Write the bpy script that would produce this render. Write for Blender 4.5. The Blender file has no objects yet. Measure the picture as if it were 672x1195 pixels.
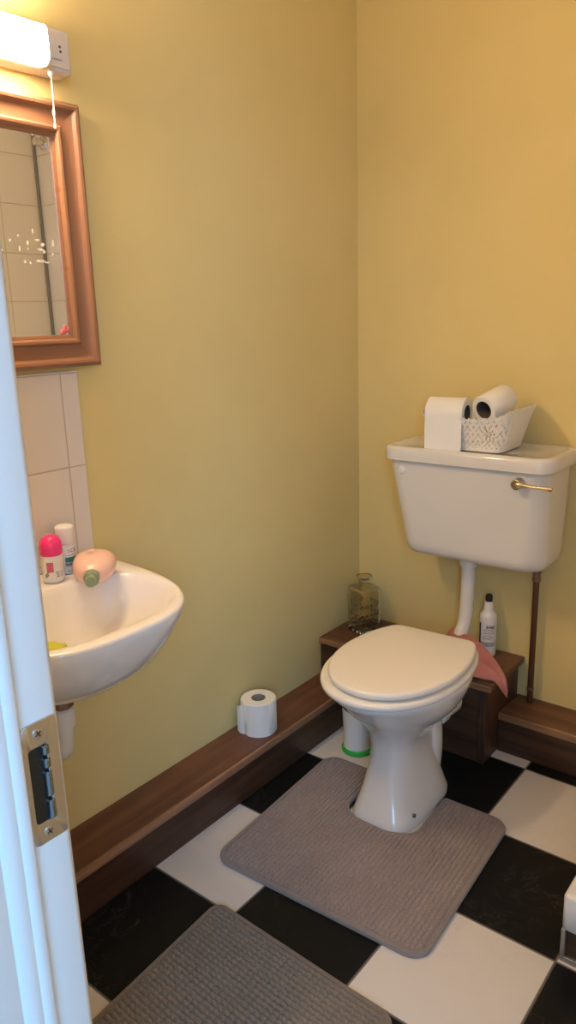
import bpy, bmesh, math, random
from mathutils import Vector, Matrix
random.seed(4)
S = bpy.context.scene
COL = S.collection
PI = math.pi

# ------------------------------------------------------------------ materials
def mat(name, color, rough=.5, metal=0.0, **kw):
    m = bpy.data.materials.new(name); m.use_nodes = True
    b = m.node_tree.nodes['Principled BSDF']
    b.inputs['Base Color'].default_value = (*color, 1)
    b.inputs['Roughness'].default_value = rough
    b.inputs['Metallic'].default_value = metal
    for k, v in kw.items(): b.inputs[k.replace('_', ' ')].default_value = v
    return m
def nt(m): return m.node_tree.nodes, m.node_tree.links, m.node_tree.nodes['Principled BSDF']
def coords(N, L, scale=(1, 1, 1), rot=(0, 0, 0), kind='Object'):
    t = N.new('ShaderNodeTexCoord'); mp = N.new('ShaderNodeMapping')
    mp.inputs['Scale'].default_value = scale; mp.inputs['Rotation'].default_value = rot
    L.new(t.outputs[kind], mp.inputs[0]); return mp.outputs[0]
def noise(N, L, vec, scale, detail=4, rough=.55, dist=0):
    n = N.new('ShaderNodeTexNoise'); n.inputs['Scale'].default_value = scale
    n.inputs['Detail'].default_value = detail; n.inputs['Roughness'].default_value = rough
    n.inputs['Distortion'].default_value = dist
    L.new(vec, n.inputs['Vector']); return n.outputs['Fac']
def ramp(N, L, fac, stops):
    r = N.new('ShaderNodeValToRGB'); e = r.color_ramp.elements
    while len(e) < len(stops): e.new(.5)
    for i, (p, c) in enumerate(stops): e[i].position = p; e[i].color = (*c, 1)
    L.new(fac, r.inputs[0]); return r.outputs[0]
def bump(N, L, B, h, strength=.2, dist=.002):
    b = N.new('ShaderNodeBump'); b.inputs['Strength'].default_value = strength; b.inputs['Distance'].default_value = dist
    L.new(h, b.inputs['Height']); L.new(b.outputs[0], B.inputs['Normal'])
def mixrgb(N, L, fac, a, b, mode='MIX'):
    m = N.new('ShaderNodeMix'); m.data_type = 'RGBA'; m.blend_type = mode
    for s, v in ((0, fac), (6, a), (7, b)):
        if hasattr(v, 'is_linked'): L.new(v, m.inputs[s])
        elif s == 0: m.inputs[0].default_value = v
        else: m.inputs[s].default_value = (*v, 1)
    return m.outputs[2]
def mth(N, L, op, a, b=None, c=None):
    m = N.new('ShaderNodeMath'); m.operation = op
    for i, v in enumerate((a, b, c)):
        if v is None: continue
        if hasattr(v, 'is_linked'): L.new(v, m.inputs[i])
        else: m.inputs[i].default_value = v
    return m.outputs[0]

def wall_mat():
    m = mat('yellow_emulsion', (.7, .55, .2), .75); N, L, B = nt(m)
    v = coords(N, L)
    n1 = noise(N, L, v, 2.2, 4, .6); n2 = noise(N, L, v, 110, 2)
    L.new(ramp(N, L, n1, [(.3, (.750, .592, .255)), (.7, (.795, .637, .288))]), B.inputs['Base Color'])
    bump(N, L, B, n2, .12, .001); return m
def wood_mat(name, dark, light, axis, rough=.4, sc=1.0, contrast=(.35, .68)):
    m = mat(name, dark, rough); N, L, B = nt(m)
    s = [34 * sc] * 3; s[axis] = 2.2 * sc
    v = coords(N, L, tuple(s)); n = noise(N, L, v, 1.0, 6, .62, .6)
    v2 = coords(N, L); n2 = noise(N, L, v2, 7, 4)
    c = ramp(N, L, n, [(contrast[0], dark), (contrast[1], light)])
    c = mixrgb(N, L, mth(N, L, 'MULTIPLY', n2, .35), c, tuple(x * .5 for x in dark))
    L.new(c, B.inputs['Base Color'])
    L.new(ramp(N, L, n2, [(.3, (rough - .1,) * 3), (.75, (rough + .18,) * 3)]), B.inputs['Roughness'])
    bump(N, L, B, n, .1, .001); return m
GX, GY, T = .3869, -.1869, .305
def floor_mat():
    m = mat('chequered_vinyl', (.5, .5, .5), .3); N, L, B = nt(m)
    t = N.new('ShaderNodeTexCoord'); sp = N.new('ShaderNodeSeparateXYZ'); L.new(t.outputs['Object'], sp.inputs[0])
    u = mth(N, L, 'DIVIDE', mth(N, L, 'SUBTRACT', sp.outputs[0], GX - 10 * T), T)
    w = mth(N, L, 'DIVIDE', mth(N, L, 'SUBTRACT', sp.outputs[1], GY - 20 * T), T)
    par = mth(N, L, 'MODULO', mth(N, L, 'ADD', mth(N, L, 'FLOOR', u), mth(N, L, 'FLOOR', w)), 2)   # 0 / 1
    def edge(a):
        f = mth(N, L, 'FRACT', a); return mth(N, L, 'MINIMUM', f, mth(N, L, 'SUBTRACT', 1, f))
    seam = mth(N, L, 'LESS_THAN', mth(N, L, 'MINIMUM', edge(u), edge(w)), .0085)
    v = coords(N, L)
    n = noise(N, L, v, 7, 6, .65, 1.4)
    ridge = mth(N, L, 'ABSOLUTE', mth(N, L, 'SUBTRACT', n, .5))
    vein = ramp(N, L, ridge, [(0.0, (1, 1, 1)), (.012, (0, 0, 0))])
    n2 = noise(N, L, v, 3, 3)
    gate = ramp(N, L, n2, [(.5, (0, 0, 0)), (.62, (1, 1, 1))])
    vg = mth(N, L, 'MULTIPLY', vein, gate)
    white = mixrgb(N, L, mth(N, L, 'MULTIPLY', vg, .22), (.71, .66, .63), (.42, .33, .28))
    white = mixrgb(N, L, mth(N, L, 'MULTIPLY', n2, .18), white, (.56, .48, .42))
    black = mixrgb(N, L, mth(N, L, 'MULTIPLY', vg, .28), (.0085, .0085, .0095), (.14, .13, .12))
    c = mixrgb(N, L, par, white, black)
    c = mixrgb(N, L, mth(N, L, 'MULTIPLY', seam, .85), c, (.12, .11, .105))
    L.new(c, B.inputs['Base Color'])
    L.new(ramp(N, L, noise(N, L, v, 12, 4), [(.3, (.3,) * 3), (.7, (.5,) * 3)]), B.inputs['Roughness'])
    B.inputs['Specular IOR Level'].default_value = .16
    bump(N, L, B, noise(N, L, v, 260, 2), .06, .0006); return m
def tile_mat(name, u_axis, u0, uw, z0, zw, color=(.84, .79, .74)):
    m = mat(name, color, .12); N, L, B = nt(m)
    t = N.new('ShaderNodeTexCoord'); sp = N.new('ShaderNodeSeparateXYZ'); L.new(t.outputs['Object'], sp.inputs[0])
    def e(o, a0, w):
        f = mth(N, L, 'FRACT', mth(N, L, 'DIVIDE', mth(N, L, 'SUBTRACT', o, a0 - 20 * w), w))
        return mth(N, L, 'MULTIPLY', mth(N, L, 'MINIMUM', f, mth(N, L, 'SUBTRACT', 1, f)), w)
    d = mth(N, L, 'MINIMUM', e(sp.outputs[u_axis], u0, uw), e(sp.outputs[2], z0, zw))
    g = mth(N, L, 'LESS_THAN', d, .0013)
    L.new(mixrgb(N, L, g, color, (.50, .41, .33)), B.inputs['Base Color'])
    L.new(mth(N, L, 'ADD', mth(N, L, 'MULTIPLY', g, .5), .12), B.inputs['Roughness'])
    wob = noise(N, L, coords(N, L), 14, 2)
    h = mth(N, L, 'ADD', mth(N, L, 'MULTIPLY', wob, .6), mth(N, L, 'MINIMUM', mth(N, L, 'MULTIPLY', d, 300), 1))
    bump(N, L, B, h, .35, .0025); return m
def rug_mat(name, c1, c2):
    m = mat(name, c1, .95); N, L, B = nt(m)
    v = coords(N, L)
    n = noise(N, L, v, 6, 4); n2 = noise(N, L, v, 420, 2)
    c = ramp(N, L, n, [(.3, c1), (.72, c2)])
    c = mixrgb(N, L, mth(N, L, 'MULTIPLY', n2, .4), c, tuple(x * .45 for x in c1))
    L.new(c, B.inputs['Base Color']); B.inputs['Sheen Weight'].default_value = .3
    bump(N, L, B, n2, .5, .002); return m

M = {}
M['wall'] = wall_mat()
M['floor'] = floor_mat()
M['ceiling'] = mat('ceiling_white', (.78, .74, .66), .8)
M['tile_back'] = tile_mat('shower_tile_back', 0, 1.68, .2, .185, .2)
M['tile_right'] = tile_mat('shower_tile_right', 1, 0, .2, .185, .2)
M['tile_splash'] = tile_mat('splashback_tile', 1, -1.142, .2, .982, .2, (.76, .68, .63))
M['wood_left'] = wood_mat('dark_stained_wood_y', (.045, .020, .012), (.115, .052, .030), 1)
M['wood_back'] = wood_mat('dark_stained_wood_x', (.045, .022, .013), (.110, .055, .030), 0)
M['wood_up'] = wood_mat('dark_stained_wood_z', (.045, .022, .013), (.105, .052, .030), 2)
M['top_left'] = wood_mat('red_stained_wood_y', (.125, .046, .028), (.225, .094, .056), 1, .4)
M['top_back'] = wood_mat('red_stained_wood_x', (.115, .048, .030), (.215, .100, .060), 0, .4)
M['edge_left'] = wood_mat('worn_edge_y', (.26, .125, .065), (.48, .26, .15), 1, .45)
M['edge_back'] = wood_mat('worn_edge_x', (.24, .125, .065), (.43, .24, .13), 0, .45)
M['pine_v'] = wood_mat('pine_upright', (.27, .120, .066), (.39, .195, .115), 2, .3, .8, (.25, .8))
M['pine_h'] = wood_mat('pine_rail', (.27, .120, .066), (.39, .195, .115), 1, .3, .8, (.25, .8))
M['mirror'] = mat('mirror_glass', (.86, .86, .84), .01, 1.0)
M['china'] = mat('vitreous_china', (.74, .71, .69), .1, Coat_Weight=.4, Coat_Roughness=.05)
M['china_basin'] = mat('basin_china', (.82, .77, .73), .1, Coat_Weight=.4, Coat_Roughness=.05)
M['seat'] = mat('cream_seat_plastic', (.90, .83, .74), .24)
M['pipe_white'] = mat('white_pipe_plastic', (.80, .77, .75), .28)
M['chrome'] = mat('chrome', (.75, .72, .68), .14, 1.0)
M['brass_chrome'] = mat('worn_chrome', (.66, .58, .48), .2, 1.0)
M['steel'] = mat('brushed_steel', (.60, .56, .53), .38, 1.0)
M['steel_dark'] = mat('keep_steel', (.22, .27, .31), .18, 1.0)
M['white_spot'] = mat('flat_white_spot', (.85, .80, .72), .6)
M['keep_shadow'] = mat('keep_shade', (.05, .055, .06), .35, .9)  # near-black, paints the shade inside the keep opening
M['copper'] = mat('tarnished_copper', (.16, .075, .045), .42, .75)
M['nut'] = mat('tarnished_nut', (.26, .17, .13), .4, .85)
M['paper'] = mat('tissue_paper', (.86, .83, .79), .95)
M['core'] = mat('cardboard_core', (.34, .27, .22), .9)
M['core_dark'] = mat('brown_core', (.11, .075, .055), .9)
M['basket'] = mat('white_basket_plastic', (.83, .79, .74), .4)
M['white_paint'] = mat('white_gloss_paint', (.80, .79, .77), .28)
M['black'] = mat('black_plastic', (.012, .009, .009), .35)
M['bottle_white'] = mat('white_bottle_plastic', (.80, .78, .77), .32)
M['ink'] = mat('label_ink', (.035, .03, .045), .5)
M['ink_grey'] = mat('label_grey', (.22, .24, .30), .5)
M['ink_blue'] = mat('label_grey_blue', (.36, .40, .47), .5)
M['ink_pink'] = mat('label_pink', (.62, .12, .20), .45)
M['label_white'] = mat('label_white', (.78, .74, .74), .4)
M['ink_green'] = mat('label_green', (.03, .24, .20), .4)
M['hot_pink'] = mat('hot_pink_cap', (.88, .035, .24), .22)
M['pink_bottle'] = mat('pale_pink_plastic', (.86, .55, .47), .25, Subsurface_Weight=.25, Subsurface_Scale=.02)
M['sage'] = mat('sage_green_cap', (.25, .31, .19), .35)
M['sage_print'] = mat('sage_print', (.62, .52, .36), .4)
M['green'] = mat('green_plastic', (.03, .46, .06), .35)
M['lime'] = mat('lime_sponge', (.50, .52, .06), .9)
M['cloth'] = None
M['mat_a'] = rug_mat('taupe_chenille', (.310, .235, .210), (.385, .300, .270))
M['mat_b'] = rug_mat('brown_grey_chenille', (.215, .170, .130), (.285, .225, .175))
M['mat_a_edge'] = rug_mat('taupe_binding', (.25, .21, .20), (.31, .26, .24))
M['mat_b_edge'] = rug_mat('brown_binding', (.21, .165, .13), (.26, .20, .16))
M['tray'] = mat('white_acrylic', (.80, .79, .80), .2)
M['alu'] = mat('dull_aluminium', (.42, .43, .43), .4, .8)
M['bronze'] = mat('bronze_channel', (.16, .11, .075), .35, .6)
M['lamp_body'] = mat('lamp_body_plastic', (.76, .70, .68), .4)
M['socket'] = mat('socket_hole', (.10, .07, .06), .6)
M['cord'] = mat('white_cord', (.85, .80, .74), .7)
M['sticker'] = mat('pink_sticker', (.80, .20, .20), .5)
M['sealant'] = mat('grey_sealant', (.25, .24, .22), .5)
def cloth_mat():
    m = mat('pink_cotton_cloth', (.52, .19, .17), .95); N, L, B = nt(m)
    v = coords(N, L); n = noise(N, L, v, 900, 1); n2 = noise(N, L, v, 14, 3)
    L.new(ramp(N, L, n2, [(.3, (.47, .165, .15)), (.7, (.57, .225, .20))]), B.inputs['Base Color'])
    bump(N, L, B, n, .4, .0008); return m
M['cloth'] = cloth_mat()
def glass_mat(name, col, rough=.02):
    m = mat(name, col, rough); B = m.node_tree.nodes['Principled BSDF']
    B.inputs['Transmission Weight'].default_value = 1; B.inputs['IOR'].default_value = 1.45; return m
M['glass'] = glass_mat('bottle_glass', (.84, .86, .85))
N, L, B = nt(M['glass']); bump(N, L, B, noise(N, L, coords(N, L, (1, 1, .6)), 60, 2), .08, .003)
def emit_mat():
    m = mat('lit_diffuser', (.95, .9, .8), .4); B = m.node_tree.nodes['Principled BSDF']
    B.inputs['Emission Color'].default_value = (1.0, .755, .485, 1); B.inputs['Emission Strength'].default_value = 80; return m
M['lit'] = emit_mat()

# ------------------------------------------------------------------ mesh helpers
def nb(): return bmesh.new()
def ring_verts(bm, pts): return [bm.verts.new(p) for p in pts]
def loft(bm, rings, cap0=True, cap1=True, closed=True):
    vs = [ring_verts(bm, r) for r in rings]; n = len(vs[0])
    for a, b in zip(vs, vs[1:]):
        for i in range(n if closed else n - 1):
            j = (i + 1) % n; bm.faces.new((a[i], a[j], b[j], b[i]))
    if cap0: bm.faces.new(list(reversed(vs[0])))
    if cap1: bm.faces.new(vs[-1])
    return vs
def box(bm, x0, x1, y0, y1, z0, z1, bev=0.0, seg=2):
    r = bmesh.ops.create_cube(bm, size=1.0)
    vs = r['verts']
    for v in vs: v.co = Vector((x0 + (v.co.x + .5) * (x1 - x0), y0 + (v.co.y + .5) * (y1 - y0), z0 + (v.co.z + .5) * (z1 - z0)))
    if bev > 0:
        es = list({e for v in vs for e in v.link_edges})
        bmesh.ops.bevel(bm, geom=es, offset=bev, segments=seg, profile=.6, affect='EDGES')
def frame_of(d):
    d = d.normalized(); a = Vector((0, 0, 1)) if abs(d.z) < .9 else Vector((1, 0, 0))
    u = d.cross(a).normalized(); return u, u.cross(d).normalized() * -1
def tube(bm, pts, r, n=14, caps=True):
    pts = [Vector(p) for p in pts]; rings = []
    u = None
    for i, p in enumerate(pts):
        d = (pts[min(i + 1, len(pts) - 1)] - pts[max(i - 1, 0)]).normalized()
        if u is None: u, w = frame_of(d)
        else:
            u = (u - d * u.dot(d)).normalized()
        w = d.cross(u).normalized()
        rr = r[i] if isinstance(r, (list, tuple)) else r
        rings.append([p + u * (rr * math.cos(2 * PI * k / n)) + w * (rr * math.sin(2 * PI * k / n)) for k in range(n)])
    loft(bm, rings, caps, caps)
def lathe(bm, prof, org=(0, 0, 0), axis=(0, 0, 1), n=32, cap0=True, cap1=True, sx=1.0):
    axis = Vector(axis).normalized(); u, w = frame_of(axis); w = axis.cross(u); o = Vector(org)
    rings = [[o + axis * z + u * (max(r, 1e-4) * math.cos(2 * PI * k / n)) * sx + w * (max(r, 1e-4) * math.sin(2 * PI * k / n)) for k in range(n)] for r, z in prof]
    loft(bm, rings, cap0, cap1)
def rrect(cx, cy, hw, hd, r, z, n=6):
    pts = []
    for (sx, sy, a0) in ((1, 1, 0), (-1, 1, PI / 2), (-1, -1, PI), (1, -1, 1.5 * PI)):
        for k in range(n + 1):
            a = a0 + PI / 2 * k / n
            pts.append(Vector((cx + sx * (hw - r) + r * math.cos(a), cy + sy * (hd - r) + r * math.sin(a), z)))
    return pts
def smooth_path(pts, k=6):
    P = [Vector(p) for p in pts]; out = []
    for i in range(len(P) - 1):
        p0, p1, p2, p3 = P[max(i - 1, 0)], P[i], P[i + 1], P[min(i + 2, len(P) - 1)]
        for j in range(k):
            t = j / k
            out.append(.5 * ((2 * p1) + (p2 - p0) * t + (2 * p0 - 5 * p1 + 4 * p2 - p3) * t * t + (3 * p1 - p0 - 3 * p2 + p3) * t ** 3))
    out.append(P[-1]); return out
def base_of(parent): return parent.matrix_basis.translation if parent is not None else Vector((0, 0, 0))
def obj(name, bm, material, parent=None, base=None, smooth=True, sharp=40, recalc=True):
    """bm is in world coordinates; it is linked as one mesh under its parent."""
    if recalc: bmesh.ops.recalc_face_normals(bm, faces=bm.faces[:])
    wb = Vector(base) if base is not None else None
    pb = Vector((0, 0, 0)); q = parent
    while q is not None: pb = pb + q.location; q = q.parent
    off = wb if wb is not None else pb
    for v in bm.verts: v.co -= off
    me = bpy.data.meshes.new(name); bm.to_mesh(me); bm.free()
    if smooth:
        me.polygons.foreach_set('use_smooth', [True] * len(me.polygons))
        me.set_sharp_from_angle(angle=math.radians(sharp))
    o = bpy.data.objects.new(name, me); COL.objects.link(o)
    if isinstance(material, (list, tuple)):
        for mm in material: me.materials.append(mm)
    else: me.materials.append(material)
    o.location = off - pb
    o.parent = parent
    return o
def tag(o, label=None, cat=None, group=None, kind=None):
    if label: o['label'] = label
    if cat: o['category'] = cat
    if group: o['group'] = group
    if kind: o['kind'] = kind
    return o
def thing(name, label, cat, loc=(0, 0, 0), group=None):
    o = bpy.data.objects.new(name, None); COL.objects.link(o); o.location = loc; o.empty_display_size = .05
    return tag(o, label, cat, group)
def struct(name, bm, m, parent=None, label=None, **kw):
    o = obj(name, bm, m, parent, **kw)
    if parent is None: tag(o, label, 'room', kind='structure')
    return o
def solid(bm, t):
    """give an open sheet a real thickness: a second skin and a rim"""
    bmesh.ops.recalc_face_normals(bm, faces=bm.faces[:]); bm.normal_update()
    old = bm.verts[:]; faces = bm.faces[:]; rim = [(e.verts[0], e.verts[1]) for e in bm.edges if e.is_boundary]
    tw = {v: bm.verts.new(v.co - v.normal * t) for v in old}
    for f in faces: bm.faces.new([tw[v] for v in reversed(f.verts)])
    for a, b in rim: bm.faces.new((a, b, tw[b], tw[a]))
def stroke(bm, fpos, segs, w):
    """flat lettering strokes laid on a surface; fpos maps (u, v) to a point"""
    for (u0, v0, u1, v1) in segs:
        dx, dy = u1 - u0, v1 - v0; l = math.hypot(dx, dy) or 1; nx, ny = -dy / l * w / 2, dx / l * w / 2
        n = 3; prev = None
        for k in range(n + 1):
            t = k / n; a = bm.verts.new(fpos(u0 + dx * t + nx, v0 + dy * t + ny)); b = bm.verts.new(fpos(u0 + dx * t - nx, v0 + dy * t - ny))
            if prev: bm.faces.new((prev[0], a, b, prev[1]))
            prev = (a, b)
GL = {'E': [(0, 0, 0, 1), (0, 0, .6, 0), (0, .5, .5, .5), (0, 1, .6, 1)], 'X': [(0, 0, .65, 1), (0, 1, .65, 0)],
      'C': [(.6, .9, .3, 1), (.3, 1, 0, .75), (0, .75, 0, .25), (0, .25, .3, 0), (.3, 0, .6, .1)], 'I': [(.2, 0, .2, 1)],
      'A': [(0, 0, .32, 1), (.32, 1, .65, 0), (.12, .38, .52, .38)], 'S': [(.6, .9, .1, .95), (.1, .95, .05, .6), (.05, .6, .6, .4), (.6, .4, .55, .05), (.55, .05, 0, .08)],
      'T': [(.3, 0, .3, 1), (0, 1, .62, 1)], 'O': [(0, .2, 0, .8), (0, .8, .3, 1), (.3, 1, .62, .8), (.62, .8, .62, .2), (.62, .2, .3, 0), (.3, 0, 0, .2)]}
def word(bm, fpos, text, u, v, h, w, adv=.82):
    for ch in text:
        stroke(bm, fpos, [(u + a * h, v + b * h, u + c * h, v + d * h) for a, b, c, d in GL[ch]], w); u += adv * h
def on_cyl(c, r, a0):
    """u runs round the cylinder (metres of arc, rightwards as seen), v is height above c.z"""
    return lambda u, v: Vector((c[0] + r * math.cos(a0 + u / r), c[1] + r * math.sin(a0 + u / r), c[2] + v))
def patch(bm, fpos, u0, u1, v0, v1, n=8):
    rows = [[bm.verts.new(fpos(u0 + (u1 - u0) * k / n, v)) for k in range(n + 1)] for v in (v0, v1)]
    for k in range(n): bm.faces.new((rows[0][k], rows[0][k + 1], rows[1][k + 1], rows[1][k]))

# ------------------------------------------------------------------ room shell
XR, YF, H = 1.68, -1.80, 2.38
bm = nb(); box(bm, -.1, XR + .1, YF - .15, .1, -.06, 0); struct('floor', bm, M['floor'], label='black and white chequered vinyl floor tiles', smooth=False)
bm = nb(); box(bm, -.1, XR + .1, YF - .15, .1, H, H + .06); struct('ceiling', bm, M['ceiling'], smooth=False, label='plain ceiling above the frame')
bm = nb(); box(bm, -.1, 0, YF - .15, .1, 0, H); struct('wall_left', bm, M['wall'], smooth=False, label='yellow painted wall with the mirror and basin')
bm = nb(); box(bm, 0, XR, 0, .1, 0, H); struct('wall_back', bm, M['wall'], smooth=False, label='yellow painted wall behind the toilet')
bm = nb(); box(bm, XR, XR + .1, YF - .15, .1, 0, H); struct('wall_right', bm, M['wall'], smooth=False, label='right hand wall of the room')
bm = nb(); box(bm, 0, .875, YF - .15, YF, 0, H); box(bm, .875, XR, YF - .15, YF, 2.04, H); struct('wall_front', bm, M['wall'], smooth=False, label='wall with the doorway')
# shower wall tiles (seen in the mirror)
bm = nb(); box(bm, 1.02, XR - .0005, -.008, -.0005, .155, 2.2, .0015, 1); struct('trim_1', bm, M['tile_back'], smooth=False, label='white tiling on the back wall over the shower')
bm = nb(); box(bm, XR - .008, XR - .0005, -.86, -.0085, .155, 2.2, .0015, 1); struct('trim_2', bm, M['tile_right'], smooth=False, label='white tiling on the right wall over the shower')
bm = nb(); box(bm, XR - .022, XR - .0085, -.020, -.0085, .18, 2.2, .004); struct('trim_3', bm, M['sealant'], smooth=False, label='grey corner strip between shower tiles')

# door frame: one jamb profile, extruded upwards
JX, JY = .919, -1.80
prof = [(.876, JY), (JX - .010, JY), (JX - .004, JY - .002), (JX, JY - .008), (JX, JY - .0385), (JX + .009, JY - .040), (JX + .012, JY - .043),
        (JX + .0125, JY - .050), (JX + .011, JY - .052), (JX + .0125, JY - .0545), (JX + .0125, JY - .066), (JX + .0105, JY - .068), (JX + .0125, JY - .0705),
        (JX + .0125, JY - .149), (.876, JY - .149)]
bm = nb(); loft(bm, [[Vector((x, y, z)) for x, y in prof] for z in (0, 2.0)])
door = struct('door_1', bm, M['white_paint'], label='white painted door frame with a steel strike plate', smooth=True, sharp=60)
bm = nb(); box(bm, .876, XR, JY - .149, JY - .001, 2.0, 2.039, .002); obj('door_head', bm, M['white_paint'], door, smooth=False)
bm = nb(); box(bm, XR - .03, XR, JY - .149, JY - .001, 0, 1.999, .002); obj('hinge_jamb', bm, M['white_paint'], door, smooth=False)
# strike plate with its keep opening
def plate_outline(y0, y1, z0, z1, rl, rr, n=5):
    """outline in the y-z plane: y0 the hall side, y1 the room side; outer corners on the hall side rounded"""
    pts = []
    for (cy, cz, r, a0) in ((y1 - rr, z1 - rr, rr, 0), (y0 + rl, z1 - rl, rl, PI / 2), (y0 + rl, z0 + rl, rl, PI), (y1 - rr, z0 + rr, rr, 1.5 * PI)):
        for k in range(n + 1):
            a = a0 + PI / 2 * k / n; pts.append((cy + r * math.cos(a), cz + r * math.sin(a)))
    return pts
oy0, oy1, oz0, oz1 = -1.8368, -1.8062, .8985, .9995
iy0, iy1, iz0, iz1 = -1.8320, -1.8165, .9165, .9795
def ring_y(pts, x): return [Vector((x, y, z)) for y, z in pts]
o_ = plate_outline(oy0, oy1, oz0, oz1, .007, .003); i_ = plate_outline(iy0, iy1, iz0, iz1, .003, .002)
bm = nb(); xs = JX + .0016
loft(bm, [ring_y(i_, JX - .014), ring_y(i_, xs - .0004), ring_y(plate_outline(iy0 - .0004, iy1 + .0004, iz0 - .0004, iz1 + .0004, .003, .002), xs),
          ring_y(plate_outline(oy0 + .0004, oy1 - .0004, oz0 + .0004, oz1 - .0004, .007, .003), xs), ring_y(o_, xs - .0004), ring_y(o_, JX - .0001)], False, False)
plate = obj('strike_plate', bm, M['steel'], door, base=(JX, -1.82, .95), recalc=True); plate['label'] = 'brushed steel strike plate'
# keep opening: steel lip, then a thin dark panel painting the hollow's shade
bm = nb(); 
for a, b in ((.917, .933), (.936, .957), (.960, .968), (.971, .979)):
    lathe(bm, [(.0022, a), (.0032, a + .001), (.0032, b - .001), (.0022, b)], (JX + .0014, -1.8182, 0), (0, 0, 1), 12)
obj('keep_lip', bm, M['steel_dark'], plate)
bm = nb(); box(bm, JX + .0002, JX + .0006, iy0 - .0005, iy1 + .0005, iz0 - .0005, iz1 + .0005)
obj('keep_shade_panel', bm, M['keep_shadow'], plate, smooth=False)
for sz in (.9905, .9075):
    bm = nb(); lathe(bm, [(.0042, -.0006), (.0042, .0004), (.0030, .0008)], (xs, -1.8225, sz), (1, 0, 0), 18)
    s = obj('plate_screw', bm, M['steel'], plate)
    bm = nb(); c = Vector((xs + .0009, -1.8225, sz))
    for ang in (.5, .5 + PI / 2):
        d = Vector((0, math.cos(ang), math.sin(ang))); n_ = Vector((0, -math.sin(ang), math.cos(ang)))
        vs = [bm.verts.new(c + d * (a * .0028) + n_ * (b * .0005)) for a, b in ((-1, -1), (1, -1), (1, 1), (-1, 1))]; bm.faces.new(vs)
    obj('screw_slot', bm, M['black'], s, smooth=False)

# ------------------------------------------------------------------ skirting boxes
HS, WL, DB = .1276, .1384, .1478
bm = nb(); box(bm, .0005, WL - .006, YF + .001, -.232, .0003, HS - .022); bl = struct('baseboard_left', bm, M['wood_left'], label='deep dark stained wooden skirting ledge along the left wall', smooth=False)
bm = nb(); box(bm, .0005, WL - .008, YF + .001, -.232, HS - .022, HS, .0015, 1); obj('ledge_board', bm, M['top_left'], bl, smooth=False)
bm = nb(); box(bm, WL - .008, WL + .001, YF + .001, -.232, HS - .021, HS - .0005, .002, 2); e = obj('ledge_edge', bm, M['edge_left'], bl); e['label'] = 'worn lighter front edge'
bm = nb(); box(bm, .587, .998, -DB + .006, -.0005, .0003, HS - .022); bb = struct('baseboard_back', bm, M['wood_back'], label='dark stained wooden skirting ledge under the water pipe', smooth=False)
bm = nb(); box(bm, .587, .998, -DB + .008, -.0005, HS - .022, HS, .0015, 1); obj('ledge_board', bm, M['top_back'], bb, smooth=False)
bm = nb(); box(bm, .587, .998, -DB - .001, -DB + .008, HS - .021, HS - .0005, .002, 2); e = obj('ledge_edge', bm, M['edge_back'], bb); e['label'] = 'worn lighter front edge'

# corner boxing
BZ = .257
px = thing('pipe_boxing', 'dark stained wooden box in the corner behind the toilet, carrying the glass decanter', 'boxing', (.29, -.12, 0))
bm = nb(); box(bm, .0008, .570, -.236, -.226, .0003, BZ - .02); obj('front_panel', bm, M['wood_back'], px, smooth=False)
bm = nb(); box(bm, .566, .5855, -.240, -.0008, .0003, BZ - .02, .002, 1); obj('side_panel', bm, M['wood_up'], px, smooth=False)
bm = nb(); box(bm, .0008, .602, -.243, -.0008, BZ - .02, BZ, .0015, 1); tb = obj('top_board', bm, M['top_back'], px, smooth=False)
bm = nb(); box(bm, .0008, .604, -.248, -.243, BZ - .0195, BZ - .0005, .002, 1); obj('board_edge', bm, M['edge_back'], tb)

# ------------------------------------------------------------------ toilet pan
TX = .466
def dring(xc, yf, yb, hw, z, nf=2.0, nb_=3.0, yc=None, n=56):
    if yc is None: yc = yb + (yf - yb) * .45
    pts = []
    for k in range(n):
        t = 2 * PI * k / n; c, s = math.cos(t), math.sin(t)
        e = nb_ if s > 0 else nf
        x = xc + hw * math.copysign(abs(c) ** (2 / e), c)
        y = yc + ((yb - yc) if s > 0 else (yc - yf)) * math.copysign(abs(s) ** (2 / e), s)
        pts.append(Vector((x, y, z)))
    return pts
toilet = thing('toilet', 'white toilet with closed cream seat, standing in the cutout of the taupe mat', 'toilet', (TX, -.50, 0))
secs = [(.000, -.668, -.37, .089, 4.4, 3.2), (.012, -.670, -.368, .090, 4.4, 3.2), (.030, -.661, -.37, .083, 4.2, 3), (.08, -.640, -.38, .069, 3.6, 3),
        (.14, -.616, -.39, .060, 3.0, 3), (.19, -.606, -.385, .060, 2.6, 3), (.22, -.609, -.37, .071, 2.4, 2.8), (.25, -.626, -.35, .094, 2.2, 2.5),
        (.275, -.648, -.335, .120, 2.1, 2.4), (.30, -.678, -.33, .142, 2.0, 2.3), (.325, -.703, -.325, .157, 2.0, 2.3), (.35, -.720, -.32, .166, 2.0, 2.3),
        (.366, -.741, -.315, .171, 2.0, 2.3), (.374, -.741, -.315, .171, 2.0, 2.3), (.3785, -.737, -.319, .167, 2.0, 2.3)]
bm = nb(); loft(bm, [dring(TX + .012 * max(0, 1 - z / .16), yf, yb, hw, z, nf, nb2, yc=-.50) for z, yf, yb, hw, nf, nb2 in secs])
pan = obj('pan', bm, M['china'], toilet, sharp=60)
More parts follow.
